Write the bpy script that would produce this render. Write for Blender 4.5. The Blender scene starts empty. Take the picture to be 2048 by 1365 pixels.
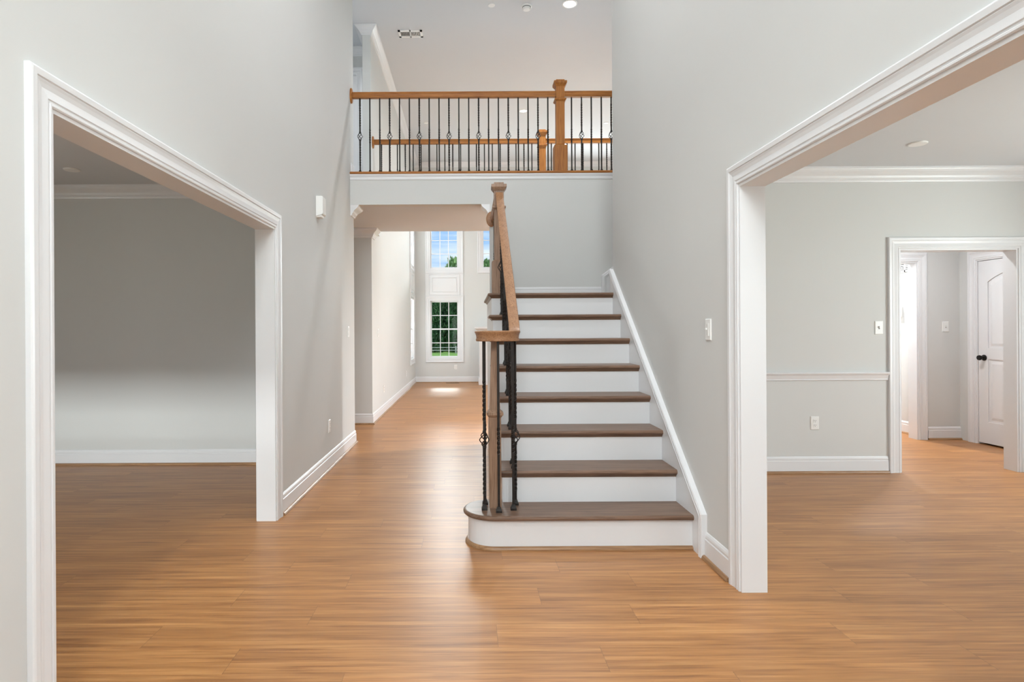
import bpy, bmesh, math, random
from mathutils import Vector, Matrix
C = bpy.context.scene
COL = C.collection
PI = math.pi
random.seed(7)

# ------------------------------------------------------------------ camera
cam_d = bpy.data.cameras.new('camera')
cam = bpy.data.objects.new('camera', cam_d)
COL.objects.link(cam)
cam_d.sensor_width = 36.0
cam_d.lens = 36.0 * 1180.0 / 2048.0
cam_d.shift_x = (1024 - 938) / 2048.0
cam_d.shift_y = -(682.5 - 663) / 2048.0
cam_d.clip_start = 0.05
cam_d.clip_end = 400
cam.matrix_world = Matrix.Translation((0, 0, 1.25)) @ Matrix.Rotation(PI / 2, 4, 'X') @ Matrix.Rotation(-0.0055, 4, 'Z')
C.camera = cam
C.view_settings.view_transform = 'Standard'
C.view_settings.look = 'None'
C.view_settings.gamma = 1.0
C.view_settings.exposure = 0.12
C.view_settings.use_curve_mapping = False
C.cycles.use_denoising = True
C.cycles.max_bounces = 10
C.cycles.diffuse_bounces = 6
C.cycles.sample_clamp_indirect = 6.0


# ------------------------------------------------------------------ world: blue sky with streaky cloud
def build_world():
    w = bpy.data.worlds.new('sky')
    C.world = w
    w.use_nodes = True
    nt = w.node_tree
    nt.nodes.clear()
    N = nt.nodes.new
    L = nt.links.new
    tc = N('ShaderNodeTexCoord')
    mp = N('ShaderNodeMapping')
    mp.inputs['Scale'].default_value = (3.0, 3.0, 26.0)
    L(tc.outputs['Generated'], mp.inputs['Vector'])
    nz = N('ShaderNodeTexNoise')
    nz.inputs['Scale'].default_value = 2.2
    nz.inputs['Detail'].default_value = 5
    L(mp.outputs['Vector'], nz.inputs['Vector'])
    cr = N('ShaderNodeValToRGB')
    cr.color_ramp.elements[0].position = 0.36
    cr.color_ramp.elements[0].color = (0.36, 0.58, 0.93, 1)
    cr.color_ramp.elements[1].position = 0.62
    cr.color_ramp.elements[1].color = (0.80, 0.88, 1.0, 1)
    L(nz.outputs['Fac'], cr.inputs['Fac'])
    bg = N('ShaderNodeBackground')
    bg.inputs['Strength'].default_value = 1.06
    L(cr.outputs['Color'], bg.inputs['Color'])
    out = N('ShaderNodeOutputWorld')
    L(bg.outputs['Background'], out.inputs['Surface'])


build_world()


# ------------------------------------------------------------------ sun, and area lamps standing in for daylight
def sun(direction, strength):
    d = bpy.data.lights.new('sun', 'SUN')
    d.energy = strength
    d.angle = 0.02
    o = bpy.data.objects.new('sun', d)
    COL.objects.link(o)
    o.rotation_euler = Vector(direction).to_track_quat('-Z', 'Y').to_euler()


def area(name, loc, direction, sx, sy, power, color=(1, 1, 1), spread=PI):
    d = bpy.data.lights.new(name, 'AREA')
    d.shape = 'RECTANGLE'
    d.size = sx
    d.size_y = sy
    d.energy = power
    d.color = color
    d.spread = spread
    o = bpy.data.objects.new(name, d)
    COL.objects.link(o)
    o.location = loc
    o.rotation_euler = Vector(direction).to_track_quat('-Z', 'Z').to_euler()
    return o


def disc(name, loc, size, power, color=(0.97, 0.985, 1.0), spread=PI * 0.9):
    d = bpy.data.lights.new(name, 'AREA')
    d.shape = 'DISK'
    d.size = size
    d.energy = power
    d.color = color
    d.spread = spread
    o = bpy.data.objects.new(name, d)
    COL.objects.link(o)
    o.location = loc
    return o


DAY = (0.95, 0.98, 1.0)
sun((-0.05, 0.2, -1.0), 3.0)
area('daylight_foyer_window', (0, -2.25, 3.9), (0, 1, -0.12), 1.9, 2.1, 240, DAY)
area('daylight_front_door_glass', (0, -2.25, 1.2), (0, 1, 0), 2.0, 1.9, 95, DAY)
area('fill_left_room_lower_wall', (-3.4, -5.6, 1.77), (0, 1, -0.10), 2.6, 0.2, 72, DAY, 1.0)  # added lamp outdoors, aimed to brighten only the lower back wall
area('fill_left_room_side', (-5.85, 2.2, 1.4), (1, 0, 0), 1.6, 1.5, 68, DAY)  # added fill lamp, lifts the left room from an invented side window
area('daylight_dining_window', (3.4, -2.25, 1.45), (0, 1, 0), 2.0, 1.6, 50, DAY)
area('fill_dining_side', (5.9, 2.7, 1.45), (-1, 0, 0), 2.4, 1.6, 205, DAY)  # added fill lamp for the dining room, behind an invented window
area('daylight_family_side_window', (-1.6, 13.62, 1.4), (1, 0, 0), 0.8, 1.5, 45, DAY)
area('daylight_family_side_window_upper', (-1.6, 13.62, 3.5), (1, 0, 0), 0.8, 1.5, 45, DAY)
area('fill_family_back', (3.1, 14.7, 1.4), (0, -1, 0), 1.8, 1.5, 130, DAY)  # added fill lamp behind invented windows the stairs hide
area('fill_family_back_upper', (3.1, 14.7, 3.5), (0, -1, 0), 1.8, 1.5, 215, DAY)  # upper one of the added family room fill lamps
area('fill_family_right', (4.5, 10.2, 1.1), (-1, 0, 0), 3.6, 2.0, 65, DAY)  # added lamp brightening hall wall and floor through invented doors
area('floor_sheen_lamp', (0.0, 30.0, 8.3), (0, -1.0, -0.25), 16.0, 3.0, 8500, DAY)  # added lamp above the window view, gives the hall floor its sheen


# ------------------------------------------------------------------ materials
MATS = {}


class NT:
    def __init__(s, name):
        s.m = bpy.data.materials.new(name)
        s.m.use_nodes = True
        s.t = s.m.node_tree
        s.t.nodes.clear()
        s.out = s.t.nodes.new('ShaderNodeOutputMaterial')

    def n(s, typ, **kw):
        nd = s.t.nodes.new(typ)
        for k, v in kw.items():
            setattr(nd, k, v)
        return nd

    def l(s, a, b):
        s.t.links.new(a, b)

    def math(s, op, a, b=None, c=None):
        nd = s.n('ShaderNodeMath', operation=op)
        for i, v in enumerate((a, b, c)):
            if v is None:
                continue
            if isinstance(v, (int, float)):
                nd.inputs[i].default_value = v
            else:
                s.l(v, nd.inputs[i])
        return nd.outputs[0]

    def comb(s, x, y, z):
        nd = s.n('ShaderNodeCombineXYZ')
        for i, v in enumerate((x, y, z)):
            if isinstance(v, (int, float)):
                nd.inputs[i].default_value = v
            else:
                s.l(v, nd.inputs[i])
        return nd.outputs[0]

    def noise(s, vec, scale=1.0, detail=4, rough=0.55):
        nd = s.n('ShaderNodeTexNoise')
        nd.inputs['Scale'].default_value = scale
        nd.inputs['Detail'].default_value = detail
        nd.inputs['Roughness'].default_value = rough
        s.l(vec, nd.inputs['Vector'])
        return nd.outputs['Fac']

    def ramp(s, fac, stops):
        nd = s.n('ShaderNodeValToRGB')
        e = nd.color_ramp.elements
        while len(e) < len(stops):
            e.new(0.5)
        for k, (p, c) in enumerate(stops):
            e[k].position = p
            e[k].color = tuple(c) + (1,) if len(c) == 3 else c
        s.l(fac, nd.inputs['Fac'])
        return nd.outputs['Color']

    def mix(s, fac, a, b, blend='MIX'):
        nd = s.n('ShaderNodeMix', data_type='RGBA', blend_type=blend)
        if isinstance(fac, (int, float)):
            nd.inputs[0].default_value = fac
        else:
            s.l(fac, nd.inputs[0])
        for i, v in ((6, a), (7, b)):
            if isinstance(v, tuple):
                nd.inputs[i].default_value = v + (1,) if len(v) == 3 else v
            else:
                s.l(v, nd.inputs[i])
        return nd.outputs[2]

    def bsdf(s, color, rough=0.5, spec=0.5, metal=0.0, bump=None, bump_d=0.002, bump_s=0.3):
        b = s.n('ShaderNodeBsdfPrincipled')
        if isinstance(color, tuple):
            b.inputs['Base Color'].default_value = color + (1,) if len(color) == 3 else color
        else:
            s.l(color, b.inputs['Base Color'])
        if isinstance(rough, (int, float)):
            b.inputs['Roughness'].default_value = rough
        else:
            s.l(rough, b.inputs['Roughness'])
        b.inputs['Specular IOR Level'].default_value = spec
        b.inputs['Metallic'].default_value = metal
        if bump is not None:
            bp = s.n('ShaderNodeBump')
            bp.inputs['Distance'].default_value = bump_d
            bp.inputs['Strength'].default_value = bump_s
            s.l(bump, bp.inputs['Height'])
            s.l(bp.outputs['Normal'], b.inputs['Normal'])
        s.l(b.outputs[0], s.out.inputs['Surface'])
        return b


def plain(name, color, rough=0.5, spec=0.5, metal=0.0, var=0.03, vscale=3.0, bump_scale=0, bump_s=0.1):
    t = NT(name)
    g = t.n('ShaderNodeTexCoord')
    nz = t.noise(g.outputs['Object'], vscale, 3)
    lo = tuple(c * (1 - var) for c in color)
    hi = tuple(min(1, c * (1 + var)) for c in color)
    col = t.ramp(nz, [(0.3, lo), (0.7, hi)])
    bump = t.noise(g.outputs['Object'], bump_scale, 2) if bump_scale else None
    t.bsdf(col, rough, spec, metal, bump, 0.0006, bump_s)
    MATS[name] = t.m
    return t.m


def wood(name, dark, light, axis, rough=0.35, spec=0.45, along=1.6, across=34.0):
    t = NT(name)
    g = t.n('ShaderNodeNewGeometry')
    sp = t.n('ShaderNodeSeparateXYZ')
    t.l(g.outputs['Position'], sp.inputs[0])
    k = [across, across, across]
    k[axis] = along
    v = t.comb(t.math('MULTIPLY', sp.outputs[0], k[0]), t.math('MULTIPLY', sp.outputs[1], k[1]), t.math('MULTIPLY', sp.outputs[2], k[2]))
    a = t.noise(v, 1.0, 6, 0.65)
    k2 = [c * 4.2 for c in k]
    v2 = t.comb(t.math('MULTIPLY', sp.outputs[0], k2[0]), t.math('MULTIPLY', sp.outputs[1], k2[1]), t.math('MULTIPLY', sp.outputs[2], k2[2]))
    b = t.noise(v2, 1.0, 3, 0.5)
    c1 = t.ramp(a, [(0.30, dark), (0.68, light)])
    c2 = t.ramp(b, [(0.36, tuple(c * 0.72 for c in light)), (0.52, (1, 1, 1))])
    col = t.mix(0.38, c1, c2, 'MULTIPLY')
    t.bsdf(col, rough, spec, 0.0, b, 0.0008, 0.12)
    MATS[name] = t.m
    return t.m


def plank_floor():
    t = NT('plank_floor')
    g = t.n('ShaderNodeNewGeometry')
    sp = t.n('ShaderNodeSeparateXYZ')
    t.l(g.outputs['Position'], sp.inputs[0])
    x, y = sp.outputs[0], sp.outputs[1]
    W, LN = 0.178, 1.42
    yr = t.math('DIVIDE', t.math('ADD', y, 40.03), W)
    row = t.math('FLOOR', yr)
    wn = t.n('ShaderNodeTexWhiteNoise', noise_dimensions='1D')
    t.l(row, wn.inputs['W'])
    xx = t.math('ADD', t.math('DIVIDE', t.math('ADD', x, 60.0), LN), t.math('MULTIPLY', wn.outputs['Value'], 9.0))
    colm = t.math('FLOOR', xx)
    wn2 = t.n('ShaderNodeTexWhiteNoise', noise_dimensions='2D')
    t.l(t.comb(row, colm, 0.0), wn2.inputs['Vector'])
    pid = wn2.outputs['Value']
    off = t.math('MULTIPLY', pid, 83.0)
    grain = t.noise(t.comb(t.math('ADD', t.math('MULTIPLY', x, 1.7), off), t.math('MULTIPLY', y, 46.0), off), 1.0, 6, 0.62)
    broad = t.noise(t.comb(t.math('ADD', t.math('MULTIPLY', x, 0.9), off), t.math('MULTIPLY', y, 11.0), off), 1.0, 3, 0.5)
    streak = t.noise(t.comb(t.math('ADD', t.math('MULTIPLY', x, 2.3), off), t.math('MULTIPLY', y, 40.0), t.math('ADD', off, 5.0)), 1.0, 5, 0.6)
    base = t.ramp(grain, [(0.30, FLOOR_DARK), (0.50, FLOOR_MID), (0.72, FLOOR_LIGHT)])
    bmul = t.ramp(broad, [(0.30, (0.78, 0.74, 0.70)), (0.62, (1.06, 1.06, 1.06))])
    c = t.mix(0.8, base, bmul, 'MULTIPLY')
    pm = t.ramp(pid, [(0.0, (0.93, 0.92, 0.91)), (1.0, (1.05, 1.05, 1.05))])
    c = t.mix(0.8, c, pm, 'MULTIPLY')
    sm = t.ramp(streak, [(0.56, (1, 1, 1)), (0.66, (0.66, 0.58, 0.50)), (0.78, (0.36, 0.27, 0.20))])
    c = t.mix(0.62, c, sm, 'MULTIPLY')
    fine = t.noise(t.comb(t.math('ADD', t.math('MULTIPLY', x, 5.0), off), t.math('MULTIPLY', y, 190.0), off), 1.0, 2, 0.5)
    c = t.mix(0.7, c, t.ramp(fine, [(0.32, (0.80, 0.77, 0.74)), (0.62, (1.06, 1.06, 1.06))]), 'MULTIPLY')
    fy = t.math('FRACT', yr)
    fx = t.math('FRACT', xx)
    sy = t.math('LESS_THAN', fy, 0.007)
    sx = t.math('LESS_THAN', fx, 0.0018)
    seam = t.math('MAXIMUM', t.math('MULTIPLY', sy, 0.30), sx)
    c = t.mix(t.math('MULTIPLY', seam, 0.5), c, (0.16, 0.08, 0.035))
    rg = t.math('ADD', 0.41, t.math('MULTIPLY', grain, 0.08))
    b = t.bsdf(c, rg, 0.5, 0.0, grain, 0.0006, 0.08)
    b.inputs['Coat Weight'].default_value = 0.4
    b.inputs['Coat Roughness'].default_value = 0.36
    b.inputs['Anisotropic'].default_value = 0.7          # fine ridges run along the boards
    t.l(t.comb(0.0, 1.0, 0.0), b.inputs['Tangent'])
    MATS['plank_floor'] = t.m


def glass():
    t = NT('window_glass')
    tr = t.n('ShaderNodeBsdfTransparent')
    tr.inputs['Color'].default_value = (0.96, 0.98, 0.97, 1)
    gl = t.n('ShaderNodeBsdfGlossy')
    gl.inputs['Roughness'].default_value = 0.02
    fr = t.n('ShaderNodeFresnel')
    fr.inputs['IOR'].default_value = 1.45
    mx = t.n('ShaderNodeMixShader')
    t.l(t.math('MULTIPLY', fr.outputs[0], 0.15), mx.inputs[0])
    t.l(tr.outputs[0], mx.inputs[1])
    t.l(gl.outputs[0], mx.inputs[2])
    t.l(mx.outputs[0], t.out.inputs['Surface'])
    MATS['glass'] = t.m


def emit(name, color, s):
    t = NT(name)
    e = t.n('ShaderNodeEmission')
    e.inputs['Color'].default_value = color + (1,)
    e.inputs['Strength'].default_value = s
    t.l(e.outputs[0], t.out.inputs['Surface'])
    MATS[name] = t.m


def leaf_mat(name, c0, c1, c2):
    t = NT(name)
    g = t.n('ShaderNodeNewGeometry')
    col = t.ramp(g.outputs['Random Per Island'], [(0.0, c0), (0.5, c1), (1.0, c2)])
    t.bsdf(col, 0.6, 0.3)
    MATS[name] = t.m


FLOOR_DARK = (0.30, 0.125, 0.040)
FLOOR_MID = (0.455, 0.205, 0.064)
FLOOR_LIGHT = (0.58, 0.300, 0.112)
plank_floor()
glass()
plain('wall_paint', (0.640, 0.645, 0.635), 0.75, 0.25, var=0.008, vscale=1.2, bump_scale=180, bump_s=0.05)
plain('ceiling_paint', (0.645, 0.67, 0.695), 0.85, 0.2, var=0.008, vscale=1.2)
plain('white_trim', (0.745, 0.75, 0.765), 0.32, 0.5, var=0.01, vscale=2.0)
plain('white_plastic', (0.83, 0.83, 0.815), 0.3, 0.5, var=0.005)
plain('grey_slot', (0.16, 0.16, 0.16), 0.6, 0.3, var=0.02)
plain('dark_gap', (0.06, 0.06, 0.06), 0.7, 0.2, var=0.02)
plain('black_metal', (0.012, 0.010, 0.009), 0.38, 0.5, 0.6, var=0.15, vscale=40)
plain('iron', (0.016, 0.012, 0.010), 0.55, 0.3, 0.0, var=0.3, vscale=60)
plain('bronze_register', (0.10, 0.07, 0.045), 0.5, 0.5, 0.3, var=0.05)
plain('firebox_black', (0.02, 0.02, 0.02), 0.7, 0.3, var=0.1)
plain('fence_wood', (0.42, 0.42, 0.40), 0.8, 0.2, var=0.12, vscale=2)
plain('bark', (0.11, 0.08, 0.055), 0.9, 0.2, var=0.3, vscale=6)
plain('lawn_grass', (0.15, 0.27, 0.07), 0.9, 0.2, var=0.25, vscale=1.5)
plain('house_siding', (0.55, 0.55, 0.53), 0.8, 0.2, var=0.03)
OAK_D, OAK_L = (0.30, 0.107, 0.022), (0.47, 0.190, 0.042)
wood('oak_x', OAK_D, OAK_L, 0, 0.42, 0.3)
wood('oak_y', OAK_D, OAK_L, 1, 0.42, 0.3)
wood('oak_z', OAK_D, OAK_L, 2, 0.42, 0.3)
wood('rail_oak', (0.27, 0.132, 0.062), (0.38, 0.200, 0.100), 1, 0.4, 0.3)
wood('newel_oak', (0.25, 0.150, 0.095), (0.36, 0.230, 0.155), 2, 0.4, 0.3)
wood('tread_oak', (0.135, 0.077, 0.048), (0.235, 0.142, 0.095), 0, 0.38, 0.3)
wood('shoe_oak_x', (0.28, 0.150, 0.07), (0.42, 0.24, 0.12), 0)
wood('shoe_oak_y', (0.28, 0.150, 0.07), (0.42, 0.24, 0.12), 1)
leaf_mat('leaves_dark', (0.016, 0.060, 0.022), (0.045, 0.125, 0.045), (0.10, 0.21, 0.075))
leaf_mat('leaves_light', (0.12, 0.24, 0.08), (0.24, 0.40, 0.14), (0.38, 0.55, 0.22))
emit('lamp_glow', (1.0, 0.98, 0.94), 6.0)


# ------------------------------------------------------------------ mesh builder
class MB:
    def __init__(s):
        s.v, s.f, s.s = [], [], []

    def add(s, verts, faces, smooth=False):
        o = len(s.v)
        s.v += [tuple(p) for p in verts]
        s.f += [tuple(o + i for i in f) for f in faces]
        s.s += [smooth] * len(faces)
        return s

    def box(s, x0, x1, y0, y1, z0, z1):
        v = [(x0, y0, z0), (x1, y0, z0), (x1, y1, z0), (x0, y1, z0), (x0, y0, z1), (x1, y0, z1), (x1, y1, z1), (x0, y1, z1)]
        return s.add(v, [(0, 3, 2, 1), (4, 5, 6, 7), (0, 1, 5, 4), (1, 2, 6, 5), (2, 3, 7, 6), (3, 0, 4, 7)])

    def rings(s, rings, cap=True, smooth=False, closed=False):
        n = len(rings[0])
        v = [p for r in rings for p in r]
        f = []
        m = len(rings)
        for i in range(m if closed else m - 1):
            a, b = i * n, ((i + 1) % m) * n
            for k in range(n):
                k2 = (k + 1) % n
                f.append((a + k, a + k2, b + k2, b + k))
        s.add(v, f, smooth)
        if cap and not closed:
            s.add(rings[0], [tuple(range(n - 1, -1, -1))])
            s.add(rings[-1], [tuple(range(n))])
        return s

    def prism(s, poly, fn, t0, t1):
        return s.rings([[fn(a, b, t0) for a, b in poly], [fn(a, b, t1) for a, b in poly]])

    def cyl(s, c, axis, r, h0, h1, n=24, r1=None):
        r1 = r if r1 is None else r1

        def P(rr, h, k):
            a = 2 * PI * k / n
            u, v = rr * math.cos(a), rr * math.sin(a)
            p = [0, 0, 0]
            p[axis] = h
            p[(axis + 1) % 3] = u
            p[(axis + 2) % 3] = v
            return (c[0] + p[0], c[1] + p[1], c[2] + p[2])
        return s.rings([[P(r, h0, k) for k in range(n)], [P(r1, h1, k) for k in range(n)]], True, False)

    def lathe(s, c, axis, prof, n=24, sq=(1, 1), smooth=True):
        R = []
        for r, h in prof:
            ring = []
            for k in range(n):
                a = 2 * PI * k / n
                p = [0, 0, 0]
                p[axis] = h
                p[(axis + 1) % 3] = r * math.cos(a) * sq[0]
                p[(axis + 2) % 3] = r * math.sin(a) * sq[1]
                ring.append((c[0] + p[0], c[1] + p[1], c[2] + p[2]))
            R.append(ring)
        return s.rings(R, True, smooth)

    def tube(s, pts, r, n=6, smooth=True):
        R = []
        pts = [Vector(p) for p in pts]
        for i, p in enumerate(pts):
            d = (pts[min(i + 1, len(pts) - 1)] - pts[max(i - 1, 0)]).normalized()
            a = d.cross(Vector((0, 0, 1)))
            if a.length < 1e-3:
                a = Vector((1, 0, 0))
            a.normalize()
            b = a.cross(d)
            R.append([tuple(p + a * r * math.cos(2 * PI * k / n) + b * r * math.sin(2 * PI * k / n)) for k in range(n)])
        return s.rings(R, True, smooth)

    def sweep(s, path, prof, fn, closed=False):
        """path: points (a, b) in a plane; prof: (w, t), w to the left of the path, t along the plane's normal."""
        P = [Vector((a, b)) for a, b in path]
        n = len(P)
        offs = []
        for i in range(n):
            if closed or 0 < i < n - 1:
                d0 = (P[i] - P[i - 1]).normalized()
                d1 = (P[(i + 1) % n] - P[i]).normalized()
            elif i == 0:
                d0 = d1 = (P[1] - P[0]).normalized()
            else:
                d0 = d1 = (P[-1] - P[-2]).normalized()
            n0, n1 = Vector((-d0.y, d0.x)), Vector((-d1.y, d1.x))
            m = n0 + n1
            m = m / max(m.dot(n0), 1e-4) if m.length > 1e-6 else n0
            offs.append(m)
        R = [[fn(P[i].x + offs[i].x * w, P[i].y + offs[i].y * w, t) for w, t in prof] for i in range(n)]
        return s.rings(R, True, False, closed)

    def railsweep(s, pts, prof, up=Vector((0, 0, 1))):
        """closed profile (side, up) swept along a 3D path; side stays horizontal."""
        R = []
        pts = [Vector(p) for p in pts]
        for i, p in enumerate(pts):
            d = (pts[min(i + 1, len(pts) - 1)] - pts[max(i - 1, 0)]).normalized()
            side = d.cross(up).normalized()
            u = side.cross(d).normalized()
            R.append([tuple(p + side * a + u * b) for a, b in prof])
        return s.rings(R, True, True)

    def build(s, name, mat, parent=None, origin=None, bevel=0.0, auto=None):
        me = bpy.data.meshes.new(name)
        if origin is None:
            if parent is not None:
                origin = WORLD_OF.get(parent.name, (0, 0, 0))
            elif s.v:
                xs, ys, zs = zip(*s.v)
                origin = ((min(xs) + max(xs)) / 2, (min(ys) + max(ys)) / 2, min(zs))
            else:
                origin = (0, 0, 0)
        me.from_pydata([(p[0] - origin[0], p[1] - origin[1], p[2] - origin[2]) for p in s.v], [], s.f)
        bm = bmesh.new()
        bm.from_mesh(me)
        for f, sm in zip(bm.faces, s.s):
            f.smooth = sm
        bmesh.ops.recalc_face_normals(bm, faces=bm.faces)
        for e in bm.edges:
            if len(e.link_faces) == 2 and e.calc_face_angle(0) > 0.62:
                e.smooth = False
        bm.to_mesh(me)
        bm.free()
        me.materials.append(MATS[mat])
        o = bpy.data.objects.new(name, me)
        COL.objects.link(o)
        WORLD_OF[o.name] = tuple(origin)
        if parent is not None:
            o.parent = parent
            po = WORLD_OF.get(parent.name, (0, 0, 0))
            o.location = (origin[0] - po[0], origin[1] - po[1], origin[2] - po[2])
        else:
            o.location = origin
        if bevel:
            md = o.modifiers.new('edge', 'BEVEL')
            md.width = bevel
            md.segments = 2
            md.limit_method = 'ANGLE'
            md.angle_limit = 0.7
        return o


WORLD_OF = {}


def tag(o, label, cat, group=None, kind=None):
    o['label'] = label
    o['category'] = cat
    if group:
        o['group'] = group
    if kind:
        o['kind'] = kind
    return o


def struct(name, mb, mat, label, cat, **kw):
    return tag(mb.build(name, mat, **kw), label, cat, None, 'structure')


def thing(name, loc, label, cat, group=None, kind=None):
    o = bpy.data.objects.new(name, None)
    o.empty_display_size = 0.1
    COL.objects.link(o)
    o.location = loc
    WORLD_OF[o.name] = tuple(loc)
    return tag(o, label, cat, group, kind)


def copy_tree(o, parent=None):
    c = o.copy()
    COL.objects.link(c)
    if parent is not None:
        c.parent = parent
    WORLD_OF[c.name] = WORLD_OF.get(o.name, (0, 0, 0))
    for ch in list(o.children):
        copy_tree(ch, c)
    return c


# plane maps: (a, b, t) -> world
def onX(x, sgn):            # wall plane x = const, a = y, b = z, t along sgn*x
    return lambda a, b, t: (x + sgn * t, a, b)


def onY(y, sgn):            # wall plane y = const, a = x, b = z
    return lambda a, b, t: (a, y + sgn * t, b)


PLAN = lambda z: (lambda a, b, t: (a, b, z + t))


def wall_cells(u0, u1, z0, z1, openings):
    us = sorted({u0, u1} | {o[0] for o in openings} | {o[1] for o in openings})
    us = [u for u in us if u0 <= u <= u1]
    res = []
    for a, b in zip(us, us[1:]):
        holes = sorted((o[2], o[3]) for o in openings if o[0] <= a + 1e-6 and o[1] >= b - 1e-6)
        z = z0
        for h0, h1 in holes:
            if h0 > z:
                res.append((a, b, z, h0))
            z = max(z, h1)
        if z < z1:
            res.append((a, b, z, z1))
    return res


def wall_x(mb, x0, x1, y0, y1, z0, z1, openings=()):
    for a, b, c, d in wall_cells(y0, y1, z0, z1, openings):
        mb.box(x0, x1, a, b, c, d)
    return mb


def wall_y(mb, y0, y1, x0, x1, z0, z1, openings=()):
    for a, b, c, d in wall_cells(x0, x1, z0, z1, openings):
        mb.box(a, b, y0, y1, c, d)
    return mb


# ------------------------------------------------------------------ main dimensions
XL, XR = -1.29, 1.295          # foyer side walls
XLo, XRo = -1.405, 1.405       # their outer faces
XH = -1.31                     # hall / family room left wall
CZ = 2.641                     # ground-floor ceiling
FZ = 2.972                     # upper floor level
TZ = 5.372                     # top ceiling
YB = 6.45                      # balcony front
YE = 6.64                      # end of the foyer's left wall
YH = 7.97                      # wall facing the camera beyond the side passage
YF = 8.19                      # far edge of the bridge
YW = 14.40                     # family room back wall
YS = 5.29                      # end of the foyer's right wall
YD = 5.13                      # dining room back wall
YL = 5.60                      # left room back wall
YFR = -2.0                     # front wall
OH = 1.95                      # head of the cased openings
LO = (1.81, 3.92)
RO = (0.75, 2.82)
RUN, RISE, NOSE1 = 0.2617, 0.198, 3.335

# ------------------------------------------------------------------ floor, ceilings, walls
struct('floor', MB().box(-6.0, 6.2, -2.2, 14.6, -0.12, 0.0), 'plank_floor', 'warm honey wood plank floor running through all ground floor rooms', 'floor')

mb = MB().box(-4.1, 4.4, -2.2, 14.6, TZ, TZ + 0.12)
struct('ceiling', mb, 'ceiling_paint', 'high pale grey ceiling over the foyer, balcony and family room', 'ceiling')
struct('ceiling_left', MB().box(-5.7, XLo, -2.1, YL + 0.1, CZ, CZ + 0.1), 'ceiling_paint', 'shaded ceiling of the dim room behind the left opening', 'ceiling')
struct('ceiling_dining', MB().box(XRo, 5.64, -2.1, YD + 0.05, CZ, CZ + 0.1), 'ceiling_paint', 'flat grey ceiling of the room behind the right opening', 'ceiling')
struct('ceiling_rear_hall', MB().box(3.5, 6.2, YD + 0.05, 8.3, CZ, CZ + 0.1), 'ceiling_paint', 'ceiling of the little hall with the closed white door', 'ceiling')

W = wall_x(MB(), XLo, XL, YFR - 0.1, YE, 0, TZ, [(LO[0], LO[1], 0, OH)])
struct('wall_left', W, 'wall_paint', 'tall pale grey foyer wall with the left cased opening', 'wall')
W = wall_x(MB(), XR, XRo, YFR - 0.1, YS, 0, TZ, [(RO[0], RO[1], 0, OH)])
struct('wall_right', W, 'wall_paint', 'tall pale grey foyer wall beside the stairs with the right cased opening', 'wall')

FRONT_OPEN = [(-0.48, 0.48, 0, 2.06), (-0.92, -0.60, 0.25, 2.06), (0.60, 0.92, 0.25, 2.06), (-0.85, 0.85, 2.9, 4.9),
              (-4.5, -2.3, 0.5, 1.5), (2.4, 4.4, 0.6, 2.15)]
struct('wall_front', wall_y(MB(), YFR - 0.12, YFR, -5.7, 5.64, 0, TZ, FRONT_OPEN), 'wall_paint', 'front wall of the house behind the camera', 'wall')

struct('wall_left_room_back', wall_y(MB(), YL, YL + 0.1, -5.7, XLo, 0, CZ), 'wall_paint', 'shaded plain back wall seen through the left opening', 'wall')
struct('wall_left_room_side', wall_x(MB(), -5.7, -5.6, YFR, YL + 0.1, 0, CZ, [(1.4, 3.0, 0.65, 2.15)]), 'wall_paint', 'outer side wall of the dim left room', 'wall')

DO = (3.735, 4.775)             # opening in the dining room back wall
struct('wall_dining_back', wall_y(MB(), YD, YD + 0.12, XRo, 5.64, 0, CZ, [(DO[0], DO[1], 0, OH)]), 'wall_paint', 'pale grey wall with chair rail seen through the right opening', 'wall')
struct('wall_dining_side', wall_x(MB(), 5.53, 5.64, YFR, YD, 0, CZ, [(1.5, 3.9, 0.65, 2.15)]), 'wall_paint', 'outer side wall of the room behind the right opening', 'wall')
# rear hall
RH = 6.65
RD = (5.55, 6.43)               # closed door, on x = 5.53
struct('wall_rear_hall_side', wall_x(MB(), 5.53, 5.64, YD + 0.12, RH + 0.12, 0, CZ, [(RD[0], RD[1], 0, 2.0)]), 'wall_paint', 'side wall of the little hall holding the closed white door', 'wall')
struct('wall_sky_block', MB().box(6.1, 6.2, 5.2, 6.9, 0, CZ).box(5.64, 6.1, 5.2, 5.3, 0, CZ).box(5.64, 6.1, 6.8, 6.9, 0, CZ), 'wall_paint', 'added walls behind the closed white door that keep out the sky', 'wall')  # added behind the door to stop sky leaking in beneath it
RO2 = (4.30, 5.06)
struct('wall_rear_hall_back', wall_y(MB(), RH, RH + 0.12, 3.54, 5.53, 0, CZ, [(RO2[0], RO2[1], 0, 2.01)]), 'wall_paint', 'narrow grey wall with a switch between doorway and closed door', 'wall')
struct('wall_rear_hall_left', wall_x(MB(), 3.54, 3.65, YD + 0.12, RH, 0, CZ), 'wall_paint', 'hidden left wall of the little hall', 'wall')
W = wall_x(MB(), 5.22, 5.33, RH + 0.12, 8.3, 0, CZ)
struct('wall_passage_right', W, 'wall_paint', 'bright wall with a return grille beyond the far doorway', 'wall')
struct('wall_passage_end', wall_y(MB(), 8.2, 8.3, 4.31, 5.33, 0, CZ), 'wall_paint', 'end wall of the bright passage', 'wall')

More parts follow.
